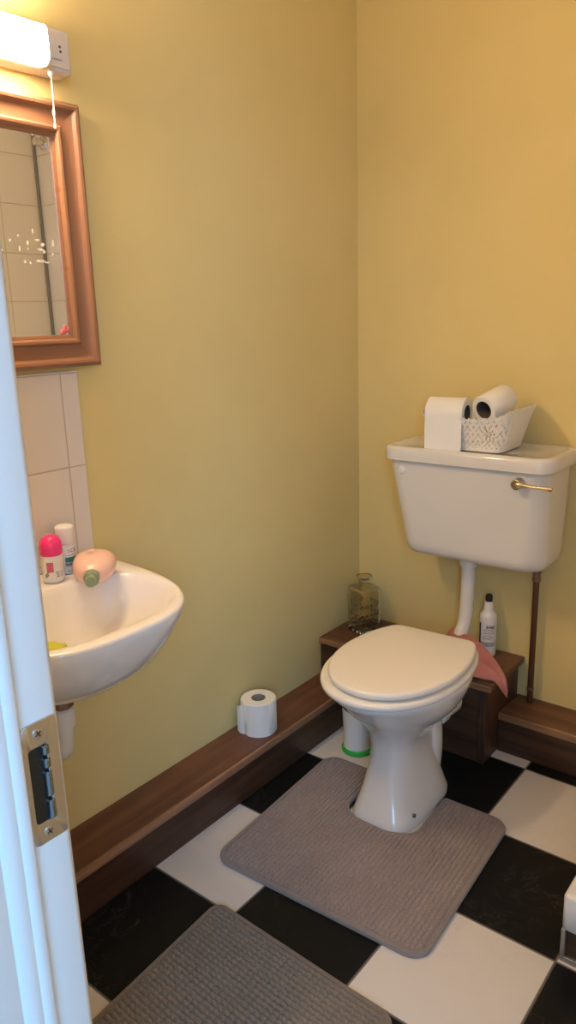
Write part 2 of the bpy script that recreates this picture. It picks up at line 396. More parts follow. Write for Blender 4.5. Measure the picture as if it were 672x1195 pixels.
# trapway at the back and the pan outlet into the boxing
bm = nb(); tube(bm, smooth_path([(TX - .00, -.44, .25), (TX + .008, -.425, .23), (TX + .016, -.410, .18), (TX + .018, -.410, .10), (TX + .014, -.415, .035), (TX + .014, -.415, .002)], 6), [.05] * 26 + [.055] * 5, 18)
obj('trapway', bm, M['china'], toilet)
bm = nb(); lathe(bm, [(.043, 0), (.050, .004), (.050, .030), (.045, .034), (.045, .100)], (TX + .004, -.350, .19), (.05, 1, -.02), 24); obj('outlet_connector', bm, M['pipe_white'], toilet)
for (sx, sy) in ((.096, -.585), (-.076, -.585)):
    bm = nb(); lathe(bm, [(.0055, -.004), (.0055, .001), (.003, .003)], (TX + sx * .97, sy - .012, .03), (1 if sx > 0 else -1, -.35, .25), 12); sc_ = obj('floor_screw', bm, M['steel_dark'], toilet)
# seat ring
def plate_stack(fn, z0, z1, r, k=3):
    out = []
    for i in range(k + 1):
        a = PI / 2 * i / k; out.append(fn(r * (1 - math.sin(a)), z0 + r * (1 - math.cos(a))))
    for i in range(k + 1):
        a = PI / 2 * i / k; out.append(fn(r * (1 - math.cos(a)), z1 - r * (1 - math.sin(a))))
    return out
LX = .473
def egg(xc, yf, yb, hw, z, yc=-.525, full=.075, n=72):
    """seat outline: round front, narrowing back that ends in a straight edge at yb"""
    pts = dring(xc, yf, yb + full, hw, z, 2.08, 2.0, yc=yc, n=n); s_ = .007
    for p in pts:
        d = (p.y - yb) / s_
        p.y = yb - s_ * (math.log1p(math.exp(-abs(d))) + max(-d, 0)) if d < 30 else yb
        p.y += .06 * (p.x - xc) * max(0, 1 - (yb - p.y) / .2)
    return pts
bm = nb()
outer = plate_stack(lambda d, z: egg(LX - .006, -.764 + d, -.322 - d, .178 - d, z), .3845, .4040, .008)
inner = [egg(LX - .006, -.672, -.385, .112, .4040), egg(LX - .006, -.672, -.385, .112, .3845)]
rings = outer + inner
vs = loft(bm, rings, False, False)
for i in range(len(vs[0])):
    j = (i + 1) % len(vs[0]); bm.faces.new((vs[-1][i], vs[-1][j], vs[0][j], vs[0][i]))
obj('seat_ring', bm, M['seat'], toilet, sharp=50)
bm = nb()
st = plate_stack(lambda d, z: egg(LX + .001, -.749 + d, -.338 - d, .165 - d, z), .4088, .4275, .008, 4)
st += [egg(LX, -.71, -.36, .145, .4288), egg(LX, -.65, -.41, .10, .4295)]
loft(bm, st); obj('seat_lid', bm, M['seat'], toilet, sharp=50)
for sx in (-.075, .075):
    bm = nb(); tube(bm, [(TX + sx - .022, -.322, .401), (TX + sx + .022, -.322, .401)], .0095, 14); box(bm, TX + sx - .014, TX + sx + .014, -.335, -.315, .380, .397, .003)
    obj('seat_hinge', bm, M['seat'], toilet)

# ------------------------------------------------------------------ cistern
CX = .485
cis = thing('cistern', 'white low level toilet cistern on the back wall with a chrome lever', 'cistern', (CX, -.1, .6))
def cring(hw, yd, r, z, dz=0): 
    return [Vector((p.x, p.y, p.z)) for p in rrect(CX + dz, -(yd) / 2 - .001, hw, yd / 2, r, z, 7)]
csec = [(.150, .140, .03, .589, .012), (.188, .180, .045, .591, .012), (.204, .198, .055, .598, .011), (.212, .207, .058, .612, .010), (.216, .212, .06, .635, .009), (.221, .218, .058, .70, .006), (.228, .224, .052, .78, .001), (.2345, .229, .048, .855, -.004), (.2345, .229, .048, .878, -.004)]
bm = nb(); loft(bm, [cring(*c) for c in csec]); obj('tank', bm, M['china'], cis, sharp=50)
bm = nb()
HW, HD = .2515, .1235
lsec = [(.012, .876), (.006, .8765), (.002, .880), (.0, .892), (.001, .909), (.005, .9165), (.012, .918), (.026, .9165), (.034, .9135), (.09, .9130)]
loft(bm, [rrect(CX, -HD - .001, HW - i_n, HD - (i_n if i_n > .004 else 0), max(.052 - i_n, .012), z_n, 7) for i_n, z_n in lsec]); obj('tank_lid', bm, M['china'], cis, sharp=50)
# plug and lever
bm = nb(); lathe(bm, [(.012, -.003), (.012, .003), (.010, .0048), (.004, .006)], (CX - .185, -.228, .848), (0, -1, 0), 20); obj('blanking_plug', bm, M['pipe_white'], cis)
bm = nb(); lathe(bm, [(.0155, -.004), (.0155, .006), (.0135, .010), (.012, .020), (.014, .022), (.014, .0275), (.011, .030)], (CX + .165, -.229, .849), (0, -1, 0), 22)
lev = obj('flush_lever', bm, M['brass_chrome'], cis)
bm = nb(); tube(bm, smooth_path([(CX + .165, -.252, .849), (CX + .183, -.253, .848), (CX + .213, -.253, .847), (CX + .258, -.252, .846)], 5), [.0085, .009, .0095, .009, .0085, .007, .006, .0055, .0052, .005, .005, .0052, .0055, .0058, .006, .005], 12); obj('lever_arm', bm, M['brass_chrome'], lev)
# flush pipe
bm = nb(); tube(bm, smooth_path([(.450, -.09, .585), (.450, -.09, .54), (.450, -.091, .47), (.449, -.095, .40), (.447, -.108, .355), (.446, -.14, .325), (.448, -.20, .310), (.452, -.26, .308), (.458, -.325, .308)], 6), .0205, 20)
fp = obj('flush_pipe', bm, M['pipe_white'], cis)
bm = nb(); lathe(bm, [(.022, 0), (.027, .002), (.027, .016), (.031, .020), (.031, .042)], (.450, -.09, .547), (0, 0, 1), 24); obj('pipe_nut', bm, M['pipe_white'], fp)

# water supply pipe
wp = thing('water_pipe', 'tarnished brown copper water pipe running up to the right end of the cistern', 'pipe', (.637, -.03, HS))
bm = nb(); tube(bm, [(.637, -.032, HS), (.637, -.032, .55)], .0088, 16); obj('pipe', bm, M['copper'], wp)
bm = nb()
lathe(bm, [(.0095, 0), (.0125, .002), (.0125, .010), (.0105, .013), (.0105, .024), (.0135, .027), (.0135, .044), (.0115, .047), (.011, .085)], (.637, -.032, .517), (0, 0, 1), 12)
obj('compression_fitting', bm, M['nut'], wp, sharp=25)
bm = nb(); lathe(bm, [(.0095, 0), (.0105, .001), (.0105, .006), (.0095, .007)], (.637, -.032, .17), (0, 0, 1), 14); obj('pipe_olive', bm, M['nut'], wp)

# ------------------------------------------------------------------ toilet rolls
def roll_parts(par, c, axis, r, h, core=.021, core_m='core'):
    axis = Vector(axis).normalized(); c = Vector(c)
    bm = nb()
    pr = [(core, 0), (r - .002, 0), (r, .0025), (r, h - .0025), (r - .002, h), (core, h)]
    u, w = frame_of(axis); w = axis.cross(u); n = 48
    rings = [[c + axis * z + u * rr * math.cos(2 * PI * k / n) + w * rr * math.sin(2 * PI * k / n) for k in range(n)] for rr, z in pr]
    loft(bm, rings, False, False); obj('paper', bm, M['paper'], par)
    bm = nb(); pr = [(core, 0.0005), (core, h - .0005), (core - .0015, h - .0005), (core - .0015, .0005)]
    rings = [[c + axis * z + u * rr * math.cos(2 * PI * k / n) + w * rr * math.sin(2 * PI * k / n) for k in range(n)] for rr, z in pr]
    loft(bm, rings + [rings[0]], False, False); obj('cardboard_core', bm, M[core_m], par)
    return u, w
tr = thing('toilet_roll', 'white toilet roll standing upright on the left skirting ledge, loose end hanging out', 'toilet roll', group='toilet rolls', loc=(.068, -.632, HS))
roll_parts(tr, (.068, -.632, HS), (0, 0, 1), .0515, .100)
bm = nb(); rows = []
for k in range(15):
    a = math.radians(-15 - 12 * k)          # wraps along the front, then leaves the roll on its left
    if k < 7: x, y = .068 + .0522 * math.cos(a), -.632 + .0522 * math.sin(a)
    else:
        a = math.radians(-15 - 12 * 6.6); t = (k - 6.6) * .0052
        x, y = .068 + .0522 * math.cos(a) + math.sin(a) * t, -.632 + .0522 * math.sin(a) - math.cos(a) * t + .002 * math.sin(k)
    x = max(x, .004)
    rows.append([bm.verts.new((x, y, HS + .001 + v * (.098 - (.0022 * max(0, k - 6))))) for v in (0, .5, 1)])
for a, b in zip(rows, rows[1:]):
    for i in range(2): bm.faces.new((a[i], b[i], b[i + 1], a[i + 1]))
solid(bm, .0008); obj('loose_sheet', bm, M['paper'], tr)

# ------------------------------------------------------------------ lace basket on the cistern
LZ = .9138
bk = thing('lace_basket', 'small white lace-edged plastic basket on the cistern lid, holding two toilet rolls', 'basket', (.45, -.10, LZ))
def lace():
    bm = nb(); nu, nv = 300, 26
    grid = []
    for j in range(nv + 1):
        t = j / nv
        hw, hd, r = .104 + .030 * t, .074 + .018 * t, .026
        cx, cy, z = .480, -.124, LZ + .004 + .086 * t
        per = []
        P = rrect(0, 0, hw, hd, r, 0, 8)
        # resample by arc length
        P2 = P + [P[0]]; d = [0]
        for a, b in zip(P2, P2[1:]): d.append(d[-1] + (b - a).length)
        i = 0
        for k in range(nu):
            s = d[-1] * k / nu
            while d[i + 1] < s: i += 1
            f = (s - d[i]) / max(d[i + 1] - d[i], 1e-9); p = P2[i].lerp(P2[i + 1], f)
            sc = 0
            if j >= nv - 2:
                sc = .005 * abs(math.sin(PI * k / 10)) * (j - nv + 3) / 3
            fl = .004 * max(0, (t - .8) / .2)
            n_ = Vector((p.x / hw, p.y / hd, 0)); n_.normalize()
            per.append(bm.verts.new((cx + p.x + n_.x * fl, cy + p.y + n_.y * fl, z + sc + (.026 * max(0, p.x / hw) ** 3 + .010 * max(0, -p.x / hw) ** 3) * t)))
        grid.append(per)
    for j in range(nv):
        for k in range(nu):
            kk = (k + 1) % nu
            hole = False
            if 2 <= j <= nv - 3:
                a, b = k % 6, j % 6
                hole = (a in (1, 3) and b == 1) or (a == 2 and b in (0, 2)) or (a == 5 and b == 4) or (a in (4, 0) and b == 5 and k % 12 < 6)
                g = grid[j][k].co
                mx, mz = g.x - .548, g.z - LZ - .050
                if g.y < -.17 and math.hypot(mx, mz) < .020:
                    rr, th = math.hypot(mx, mz), math.atan2(mz, mx)
                    hole = (.003 < rr < .011 and math.cos(6 * th) > .1) or (.0135 < rr < .0185 and math.cos(9 * th) > .45)
            elif j == nv - 1: hole = (k % 10) in (4, 5, 6)
            if not hole: bm.faces.new((grid[j][k], grid[j][kk], grid[j + 1][kk], grid[j + 1][k]))
    bmesh.ops.delete(bm, geom=[v for v in bm.verts if not v.link_faces], context='VERTS')
    solid(bm, .0014)
    return bm
obj('lace_side', lace(), M['basket'], bk, smooth=False)
bm = nb(); loft(bm, [rrect(.478, -.124, .099, .073, .022, LZ + .0005, 7), rrect(.478, -.124, .105, .079, .027, LZ + .003, 7), rrect(.478, -.124, .105, .079, .027, LZ + .006, 7)]); obj('basket_base', bm, M['basket'], bk)
# roll lying across the front left with its paper hanging down
r1 = thing('toilet_roll', 'white toilet roll lying on the left of the basket, its paper hanging down the front', 'toilet roll', group='toilet rolls', loc=(.39, -.12, LZ + .09))
c1 = Vector((.366, -.186, LZ + .099)); ax1 = Vector((1, .10, 0)).normalized(); R1 = .0430
roll_parts(r1, c1, ax1, R1, .106, .024, 'core_dark')
bm = nb(); rows = []
nrm = Vector((ax1.y, -ax1.x, 0))      # towards the front
path = []
for k in range(13):
    a = math.radians(110 - k * 10.5); path.append(nrm * (R1 + .0010) * math.cos(a) + Vector((0, 0, (R1 + .0010) * math.sin(a))))
path = path + [nrm * (.0442 - .0005 * t) + Vector((0, 0, -.012 - .085 * t)) for t in (.25, .5, .75, .9, 1)]
for p in path: rows.append([bm.verts.new(c1 + p + ax1 * s + Vector((0, 0, 0))) for s in (.0, .035, .071, .106)])
for a, b in zip(rows, rows[1:]):
    for i in range(3): bm.faces.new((a[i], b[i], b[i + 1], a[i + 1]))
solid(bm, .0009); obj('hanging_paper', bm, M['paper'], r1)
r2 = thing('toilet_roll', 'white toilet roll tilted up in the right of the basket, brown core facing out', 'toilet roll', group='toilet rolls', loc=(.50, -.10, LZ + .1))
ax2 = Vector((.24, .93, .27)).normalized(); c2 = Vector((.526, -.192, LZ + .114))
roll_parts(r2, c2, ax2, .0385, .096, .0245, 'core_dark')

# ------------------------------------------------------------------ things on the boxing
dec = thing('glass_decanter', 'empty square glass decanter with a flared lip on the corner boxing', 'bottle', (.092, -.112, BZ))
def sq(h, r, z, rot=math.radians(-22), c=(.092, -.112)):
    out = []
    for p in rrect(0, 0, h, h, r, z, 5):
        out.append(Vector((c[0] + p.x * math.cos(rot) - p.y * math.sin(rot), c[1] + p.x * math.sin(rot) + p.y * math.cos(rot), z)))
    return out
def circ(r, z, rot=math.radians(-22), c=(.092, -.112), n=5):
    out = []
    for (a0) in (0, PI / 2, PI, 1.5 * PI):
        for k in range(n + 1):
            a = a0 + PI / 2 * (k + .5) / (n + 1) + rot; out.append(Vector((c[0] + r * math.cos(a), c[1] + r * math.sin(a), z)))
    return out
bm = nb(); z = BZ
outside = [sq(.037, .008, z + .0005), sq(.041, .010, z + .004), sq(.041, .010, z + .070), sq(.041, .010, z + .148), sq(.0385, .011, z + .157), sq(.027, .014, z + .163), circ(.0175, z + .166), circ(.0155, z + .170), circ(.0155, z + .178),
           circ(.019, z + .183), circ(.0265, z + .187), circ(.0275, z + .191), circ(.0265, z + .193)]
inside = [circ(.0125, z + .185), circ(.012, z + .174), circ(.0145, z + .164), sq(.024, .012, z + .159), sq(.0355, .009, z + .153), sq(.038, .009, z + .146), sq(.038, .009, z + .014), sq(.033, .008, z + .010)]
loft(bm, outside + inside); obj('glass_body', bm, M['glass'], dec, sharp=45)
# vertical ribs cut in the decanter's faces
bm = nb()
for f in range(4):
    rot = math.radians(-22) + f * PI / 2
    for i in range(3):
        for j in range(3):
            u_ = -.018 + i * .018; zz = z + .030 + j * .034
            cpt = Vector((.092, -.112, zz)) + Vector((math.cos(rot), math.sin(rot), 0)) * .0410 + Vector((-math.sin(rot), math.cos(rot), 0)) * u_
            lathe(bm, [(.0078, -.0004), (.006, .001), (.002, .0018)], cpt, (math.cos(rot), math.sin(rot), 0), 10)
obj('raised_pattern', bm, M['glass'], dec)

cb = thing('cleaner_bottle', 'white cleaner bottle with a dark nozzle, on the boxing beside the flush pipe', 'bottle', (.503, -.052, BZ))
cc = (.503, -.052, BZ); rb = .0255
bm = nb(); lathe(bm, [(.020, .0005), (.0245, .003), (rb, .008), (rb, .126), (.0245, .134), (.020, .140), (.0165, .143), (.0150, .147), (.0130, .174), (.011, .176)], cc, n=32); obj('bottle', bm, M['bottle_white'], cb)
bm = nb(); lathe(bm, [(.0100, .1755), (.0105, .178), (.0108, .190), (.0090, .197), (.003, .1985)], cc, n=20); obj('nozzle_cap', bm, M['black'], cb)
a0 = math.atan2(-2.0887 + .052, 1.3805 - .503)
f = on_cyl(cc, rb + .0003, a0)
bm = nb(); patch(bm, f, -.030, .030, .030, .112); lab = obj('label', bm, M['label_white'], cb, recalc=False)
f = on_cyl(cc, rb + .0006, a0)
bm = nb(); patch(bm, f, -.033, -.0235, .034, .110)
word(bm, f, 'EASO', -.004, .096, .0075, .0022, .85); obj('label_text', bm, M['ink'], lab, recalc=False)
bm = nb()
for zz, x0, x1 in ((.090, -.014, .02), (.084, -.014, .018), (.078, -.016, .021), (.071, -.012, .012), (.065, -.017, .020), (.060, -.014, .010)): patch(bm, f, x0, x1, zz, zz + .0022)
obj('label_lines', bm, M['ink_grey'], lab, recalc=False)
bm = nb(); patch(bm, f, -.0235, .024, .036, .050); obj('label_band', bm, M['ink_blue'], lab, recalc=False)

# pink cloth draped over the front corner of the boxing
def drape():
    bm = nb()
    # two edge lines followed from the flush pipe to the hanging tip
    up = smooth_path([(.400, -.085, .335), (.440, -.135, .345), (.480, -.125, .338), (.518, -.125, .318), (.552, -.130, .292), (.592, -.160, .281), (.622, -.185, .262), (.634, -.200, .232)], 6)
    lo = smooth_path([(.420, -.235, .262), (.460, -.255, .268), (.510, -.258, .270), (.545, -.235, .2655), (.572, -.222, .2625), (.600, -.215, .2600), (.624, -.222, .243), (.637, -.210, .216)], 6)
    n = len(up); m = 10; rows = []
    for i in range(n):
        row = []
        for j in range(m + 1):
            t = j / m; p = up[i].lerp(lo[i], t)
            s = i / (n - 1)
            w = .006 * math.sin(5.0 * t + 7 * s) * math.sin(PI * t) + .003 * math.sin(11 * t - 9 * s)
            belly = .010 * math.sin(PI * t) * (1 - s)
            row.append(bm.verts.new(p + Vector((0, 0, max(w, -.001) + belly + .002))))
        rows.append(row)
    for a, b in zip(rows, rows[1:]):
        for j in range(m): bm.faces.new((a[j], a[j + 1], b[j + 1], b[j]))
    solid(bm, .0022); return bm
cl = obj('cleaning_cloth', drape(), M['cloth'], None, base=(.5, -.19, BZ)); tag(cl, 'dusty pink cloth crumpled over the front corner of the boxing', 'cloth')

# toilet brush pot
bp_ = thing('brush_pot', 'white toilet brush pot with a bright green base ring, behind the toilet', 'brush pot', (.243, -.385, 0))
bm = nb(); lathe(bm, [(.042, .014), (.040, .03), (.045, .15), (.048, .20), (.046, .203), (.043, .198), (.037, .04), (.02, .03)], (.243, -.385, 0), n=32); obj('pot', bm, M['bottle_white'], bp_)
bm = nb(); lathe(bm, [(.044, .0003), (.0475, .003), (.0475, .012), (.044, .0165), (.040, .0165)], (.243, -.385, 0), n=32); obj('base_ring', bm, M['green'], bp_)
bm = nb(); tube(bm, [(.243, -.385, .04), (.245, -.384, .20), (.249, -.382, .30)], [.006, .006, .008], 12); obj('brush_handle', bm, M['bottle_white'], bp_)

# ------------------------------------------------------------------ mats
def rug(name, corners, rad, ribs, thick, top_m, edge_m, label, cat, cut=None, res=.0023):
    """corners: four plan points (back left, back right, front right, front left)"""
    P = [Vector((*c, 0)) for c in corners]; cen = sum(P, Vector()) / 4
    t = thing(name, label, cat, (cen.x, cen.y, 0))
    U = (P[1] - P[0]); V = (P[3] - P[0]); lu, lv = U.length, V.length
    def sd(u, v):    # signed distance to the rounded outline (inside negative)
        qx, qy = abs(u - lu / 2) - lu / 2 + rad, abs(v - lv / 2) - lv / 2 + rad
        d = min(max(qx, qy), 0) + math.hypot(max(qx, 0), max(qy, 0)) - rad
        if cut:
            cu, cw, cd = cut
            qx, qy = abs(u - cu) - cw + .05, abs(v) - cd + .05
            dc = min(max(qx, qy), 0) + math.hypot(max(qx, 0), max(qy, 0)) - .05
            d = max(d, -dc)
        return d
    nu, nv = int(lu / res), int(lv / res); bm = nb(); G = {}
    edge = []
    for i in range(nu + 1):
        for j in range(nv + 1):
            u, v = lu * i / nu, lv * j / nv; d = sd(u, v)
            if d > res * 1.1: continue
            if d > 0:  # pull the fringe vertices on to the outline
                g = Vector((sd(u + 1e-4, v) - sd(u - 1e-4, v), sd(u, v + 1e-4) - sd(u, v - 1e-4), 0)); 
                if g.length > 0: g.normalize(); u -= g.x * d; v -= g.y * d
                d = 0
            prof = min(1, max(0, -d) / .006) ** .5
            h = thick * (.35 + .65 * prof)
            if -d > .012: h += ribs(i, j)
            p = P[0] + U * (u / lu) + V * (v / lv) ; s = (u / lu) * (v / lv)
            p += (P[2] - P[1] - V) * s
            G[i, j] = bm.verts.new((p.x, p.y, h))
    for i in range(nu):
        for j in range(nv):
            k = [(i, j), (i + 1, j), (i + 1, j + 1), (i, j + 1)]
            if all(q in G for q in k):
                a = [G[q] for q in k]
                try: fc = bm.faces.new(a)
                except ValueError: continue
                c = fc.calc_center_median(); rel = c - P[0]
                uu, vv = rel.dot(U) / lu, rel.dot(V) / lv
                fc.material_index = 0
            else:
                kk = [q for q in k if q in G]
                if len(kk) == 3:
                    try: bm.faces.new([G[q] for q in kk])
                    except ValueError: pass
    bmesh.ops.recalc_face_normals(bm, faces=bm.faces[:])
    bd = [e for e in bm.edges if e.is_boundary]
    r = bmesh.ops.extrude_edge_only(bm, edges=bd)
    for v in r['geom']:
        if isinstance(v, bmesh.types.BMVert): v.co.z = .0006
    obj('pile', bm, top_m, t)
    # bound edge: a rounded strip that follows the outline
    return t, sd, (P, U, V, lu, lv)
def edge_strip(t, info, sd, loop_uv, r, m, z):
    P, U, V, lu, lv = info
    bm = nb(); pts = []
    for u, v in loop_uv:
        p = P[0] + U * (u / lu) + V * (v / lv) + (P[2] - P[1] - V) * (u / lu) * (v / lv); pts.append(Vector((p.x, p.y, z)))
    n = len(pts); rings = []
    for i, p in enumerate(pts):
        d = (pts[(i + 1) % n] - pts[i - 1]).normalized(); s = Vector((d.y, -d.x, 0))
        rings.append([p + s * (r * math.cos(2 * PI * k / 8)) + Vector((0, 0, r * .62 * math.sin(2 * PI * k / 8))) for k in range(8)])
    loft(bm, rings + [rings[0]], False, False); obj('bound_edge', bm, m, t)
def loop_round(lu, lv, rad, ins, cut=None):
    out = []
    r = rad - ins
    def arc(cu, cv, r, a0, a1, n=8):
        for k in range(n + 1):
            a = a0 + (a1 - a0) * k / n; out.append((cu + r * math.cos(a), cv + r * math.sin(a)))
    def line(a, b, n=14):
        for k in range(1, n): out.append((a[0] + (b[0] - a[0]) * k / n, a[1] + (b[1] - a[1]) * k / n))
    # v grows to the front; start at back-left corner, go along the back edge
    arc(rad, rad, r, PI, 1.5 * PI)
    if cut:
        cu, cw, cd = cut
        line((rad, ins), (cu - cw - ins, ins)); out.append((cu - cw - ins, ins)); line((cu - cw - ins, ins), (cu - cw - ins, cd - .05))
        arc(cu - cw + .05, cd - .05, .05 + ins, PI, PI / 2); arc(cu + cw - .05, cd - .05, .05 + ins, PI / 2, 0)
        line((cu + cw + ins, cd - .05), (cu + cw + ins, ins)); out.append((cu + cw + ins, ins))
    arc(lu - rad, rad, r, -PI / 2, 0); line((lu - ins, rad), (lu - ins, lv - rad))
    arc(lu - rad, lv - rad, r, 0, PI / 2); line((lu - rad, lv - ins), (rad, lv - ins))
    arc(rad, lv - rad, r, PI / 2, PI); line((ins, lv - rad), (ins, rad))
    return out
def ribs_a(i, j):
    return .0062 * abs(math.sin(PI * i / 5)) ** .7 * (.35 + .65 * abs(math.sin(PI * j / 6)))
def ribs_b(i, j):
    return .0066 * abs(math.sin(PI * j / 5)) ** .7 * (.5 + .5 * abs(math.sin(PI * i / 7)))
CUT = (.272, .102, .203)
t, sd, info = rug('pedestal_mat', [(.199, -.470), (.757, -.452), (.787, -.968), (.229, -1.000)], .045, ribs_a, .0095, M['mat_a'], None,
    'taupe ribbed pedestal mat cut out around the toilet foot', 'bath mat', CUT)
edge_strip(t, info, sd, loop_round(info[3], info[4], .045, .005, CUT), .0062, M['mat_a_edge'], .0085)
t, sd, info = rug('bath_mat', [(.338, -1.098), (.812, -1.110), (.835, -1.78), (.372, -1.76)], .03, ribs_b, .0095, M['mat_b'], None,
    'brown grey ribbed bath mat lying nearest the door', 'bath mat')
edge_strip(t, info, sd, loop_round(info[3], info[4], .03, .005), .0062, M['mat_b_edge'], .0085)

# ------------------------------------------------------------------ basin
BY, BZR = -1.32, .765
basin = thing('wash_basin', 'white wall hung wash basin below the pine mirror', 'basin', (.1, BY, .58))
def solve_ring(inside, c, z, n=72, rmax=.5):
    pts = []
    for k in range(n):
        a = 2 * PI * k / n; lo_, hi = 0, rmax
        for _ in range(40):
            mid = (lo_ + hi) / 2
            if inside(c[0] + mid * math.cos(a), c[1] + mid * math.sin(a)): lo_ = mid
            else: hi = mid
        pts.append(Vector((c[0] + lo_ * math.cos(a), c[1] + lo_ * math.sin(a), z)))
    return pts
def outer(dep, hw, x0=.0008, e=2.9, yc=BY): return lambda x, y: x >= x0 and (max(x, 0) / dep) ** e + (abs(y - yc) / hw) ** e <= 1
def inner(x0, x1, hw, e=2.5):
    xc = (x0 + x1) / 2 - .02
    def f(x, y):
        rx = (x1 - xc) if x > xc else (xc - x0); return (abs(x - xc) / rx) ** e + (abs(y - BY) / hw) ** e <= 1
    return f
rc = (.19, BY)
rings = [solve_ring(outer(.14, .08, e=2.2), (.06, BY), .580), solve_ring(outer(.21, .118, e=2.2), (.08, BY), .585), solve_ring(outer(.268, .155, e=2.2), (.1, BY), .600), solve_ring(outer(.320, .187, e=2.3), (.12, BY), .626),
         solve_ring(outer(.361, .212, e=2.5), (.15, BY), .660), solve_ring(outer(.389, .230, e=2.7), rc, .702), solve_ring(outer(.404, .239), rc, .738), solve_ring(outer(.410, .243), rc, .758),
         solve_ring(outer(.409, .2425), rc, .763), solve_ring(outer(.404, .238), rc, BZR),
         solve_ring(inner(.092, .380, .213), rc, BZR), solve_ring(inner(.096, .375, .209), rc, .762), solve_ring(inner(.101, .368, .202), rc, .752), solve_ring(inner(.110, .355, .187, 2.4), rc, .720),
         solve_ring(inner(.122, .326, .158, 2.3), rc, .682), solve_ring(inner(.142, .285, .114, 2.2), rc, .650), solve_ring(inner(.165, .240, .055, 2), rc, .636), solve_ring(inner(.178, .222, .022, 2), rc, .634)]
bm = nb(); loft(bm, rings); obj('bowl', bm, M['china_basin'], basin, sharp=60)
bm = nb(); lathe(bm, [(.020, .6345), (.022, .636), (.020, .6375), (.012, .6362)], (.19, BY, 0), n=20); obj('waste_ring', bm, M['chrome'], basin)
# pillar tap at the middle of the ledge, behind the door frame
bm = nb(); lathe(bm, [(.022, .7655), (.022, .772), (.016, .778), (.014, .80), (.016, .815), (.012, .83)], (.048, BY - .06, 0), n=20); tp = obj('tap', bm, M['chrome'], basin)
bm = nb(); tube(bm, smooth_path([(.048, BY - .06, .79), (.08, BY - .06, .805), (.115, BY - .06, .80), (.128, BY - .06, .782)], 5), .009, 12); obj('tap_spout', bm, M['chrome'], tp)
bm = nb(); tube(bm, [(.12, -1.297, .530), (.12, -1.297, .585)], .017, 16); lathe(bm, [(.020, .515), (.024, .518), (.024, .54), (.020, .545)], (.12, -1.297, 0), n=8); obj('waste_fitting', bm, M['nut'], basin)
bm = nb(); tube(bm, smooth_path([(.12, -1.297, .53), (.12, -1.297, .49), (.118, -1.297, .44), (.105, -1.297, .405), (.07, -1.297, .405), (.045, -1.297, .43), (.003, -1.297, .44)], 6), .018, 16); lathe(bm, [(.019, .470), (.0235, .473), (.0235, .510), (.019, .514)], (.12, -1.297, 0), n=20); obj('waste_trap', bm, M['pipe_white'], basin)

# splashback
bm = nb(); box(bm, .0006, .0075, -1.50, -1.099, .767, 1.186, .0012, 1)
sb = obj('tile_splashback', bm, M['tile_splash'], None, base=(0, -1.3, .757), smooth=False)
tag(sb, 'square white tile splashback between basin and mirror', 'tiles')
# keep the tile joints in world units: the object's own origin is not at the room's zero
for nd in M['tile_splash'].node_tree.nodes:
    pass

# things on the basin
def roll_on(name, c, label, cat, kind):
    t = thing(name, label, cat, c, 'roll-on deodorants on the basin')
    a0 = math.atan2(-2.0887 - c[1], 1.3805 - c[0])
    if kind == 'pink':
        r = .0222
        K = lambda pr: [(a_ * 1.09, b_ * 1.12) for a_, b_ in pr]
        bm = nb(); lathe(bm, K([(.014, .0003), (.0185, .002), (.0204, .008), (.0204, .044), (.0195, .052), (.0165, .056)]), c, n=28); obj('bottle', bm, M['bottle_white'], t)
        bm = nb(); lathe(bm, K([(.0195, .0525), (.0207, .054), (.0210, .066), (.0200, .075), (.0165, .083), (.010, .088), (.003, .0895)]), c, n=28); obj('cap', bm, M['hot_pink'], t)
        f = on_cyl(c, r + .0003, a0)
        bm = nb(); patch(bm, f, -.013, .001, .026, .047); lb = obj('label', bm, M['ink_pink'], t, recalc=False)
        bm = nb(); patch(bm, f, .002, .022, .012, .047); obj('side_label', bm, M['label_white'], t, recalc=False)
        f = on_cyl(c, r + .0006, a0); bm = nb(); patch(bm, f, .004, .012, .024, .026); patch(bm, f, .006, .012, .0195, .0215); patch(bm, f, .006, .012, .015, .0175)
        stroke(bm, f, [(.015, .016, .015, .025), (.019, .016, .019, .025), (.015, .016, .019, .016), (.015, .025, .019, .025)], .0008)
        stroke(bm, f, [(-.018, .014, -.010, .021), (-.018, .018, -.010, .026)], .003)
        obj('label_text', bm, M['ink_grey'], t, recalc=False)
    else:
        r = .0195
        bm = nb(); lathe(bm, [(.015, .0003), (.018, .002), (r, .006), (r, .062), (.0185, .066)], c, n=28); obj('bottle', bm, M['bottle_white'], t)
        bm = nb(); lathe(bm, [(.0185, .0665), (.0195, .068), (.0195, .100), (.0185, .1035), (.0165, .105), (.006, .1058)], c, n=28); obj('cap', bm, M['bottle_white'], t)
        f = on_cyl(c, r + .0003, a0)
        bm = nb(); patch(bm, f, -.004, .022, .028, .039); obj('green_band', bm, M['ink_green'], t, recalc=False)
        bm = nb(); patch(bm, f, -.004, .022, .0195, .0265)
        word(bm, f, 'ICX', .003, .049, .0085, .0016); patch(bm, f, -.004, .02, .0425, .0435); stroke(bm, f, [(-.002, .062, .02, .064)], .0006)
        patch(bm, f, -.002, .014, .008, .0095); obj('label_text', bm, M['ink_grey'], t, recalc=False)
    return t
roll_on('deodorant', (.066, -1.247, BZR + .0003), 'small roll-on deodorant with a hot pink domed cap, on the basin ledge', 'deodorant', 'pink')
roll_on('deodorant', (.043, -1.196, BZR + .0003), 'taller white roll-on bottle with a green band, behind the pink capped one', 'deodorant', 'white')
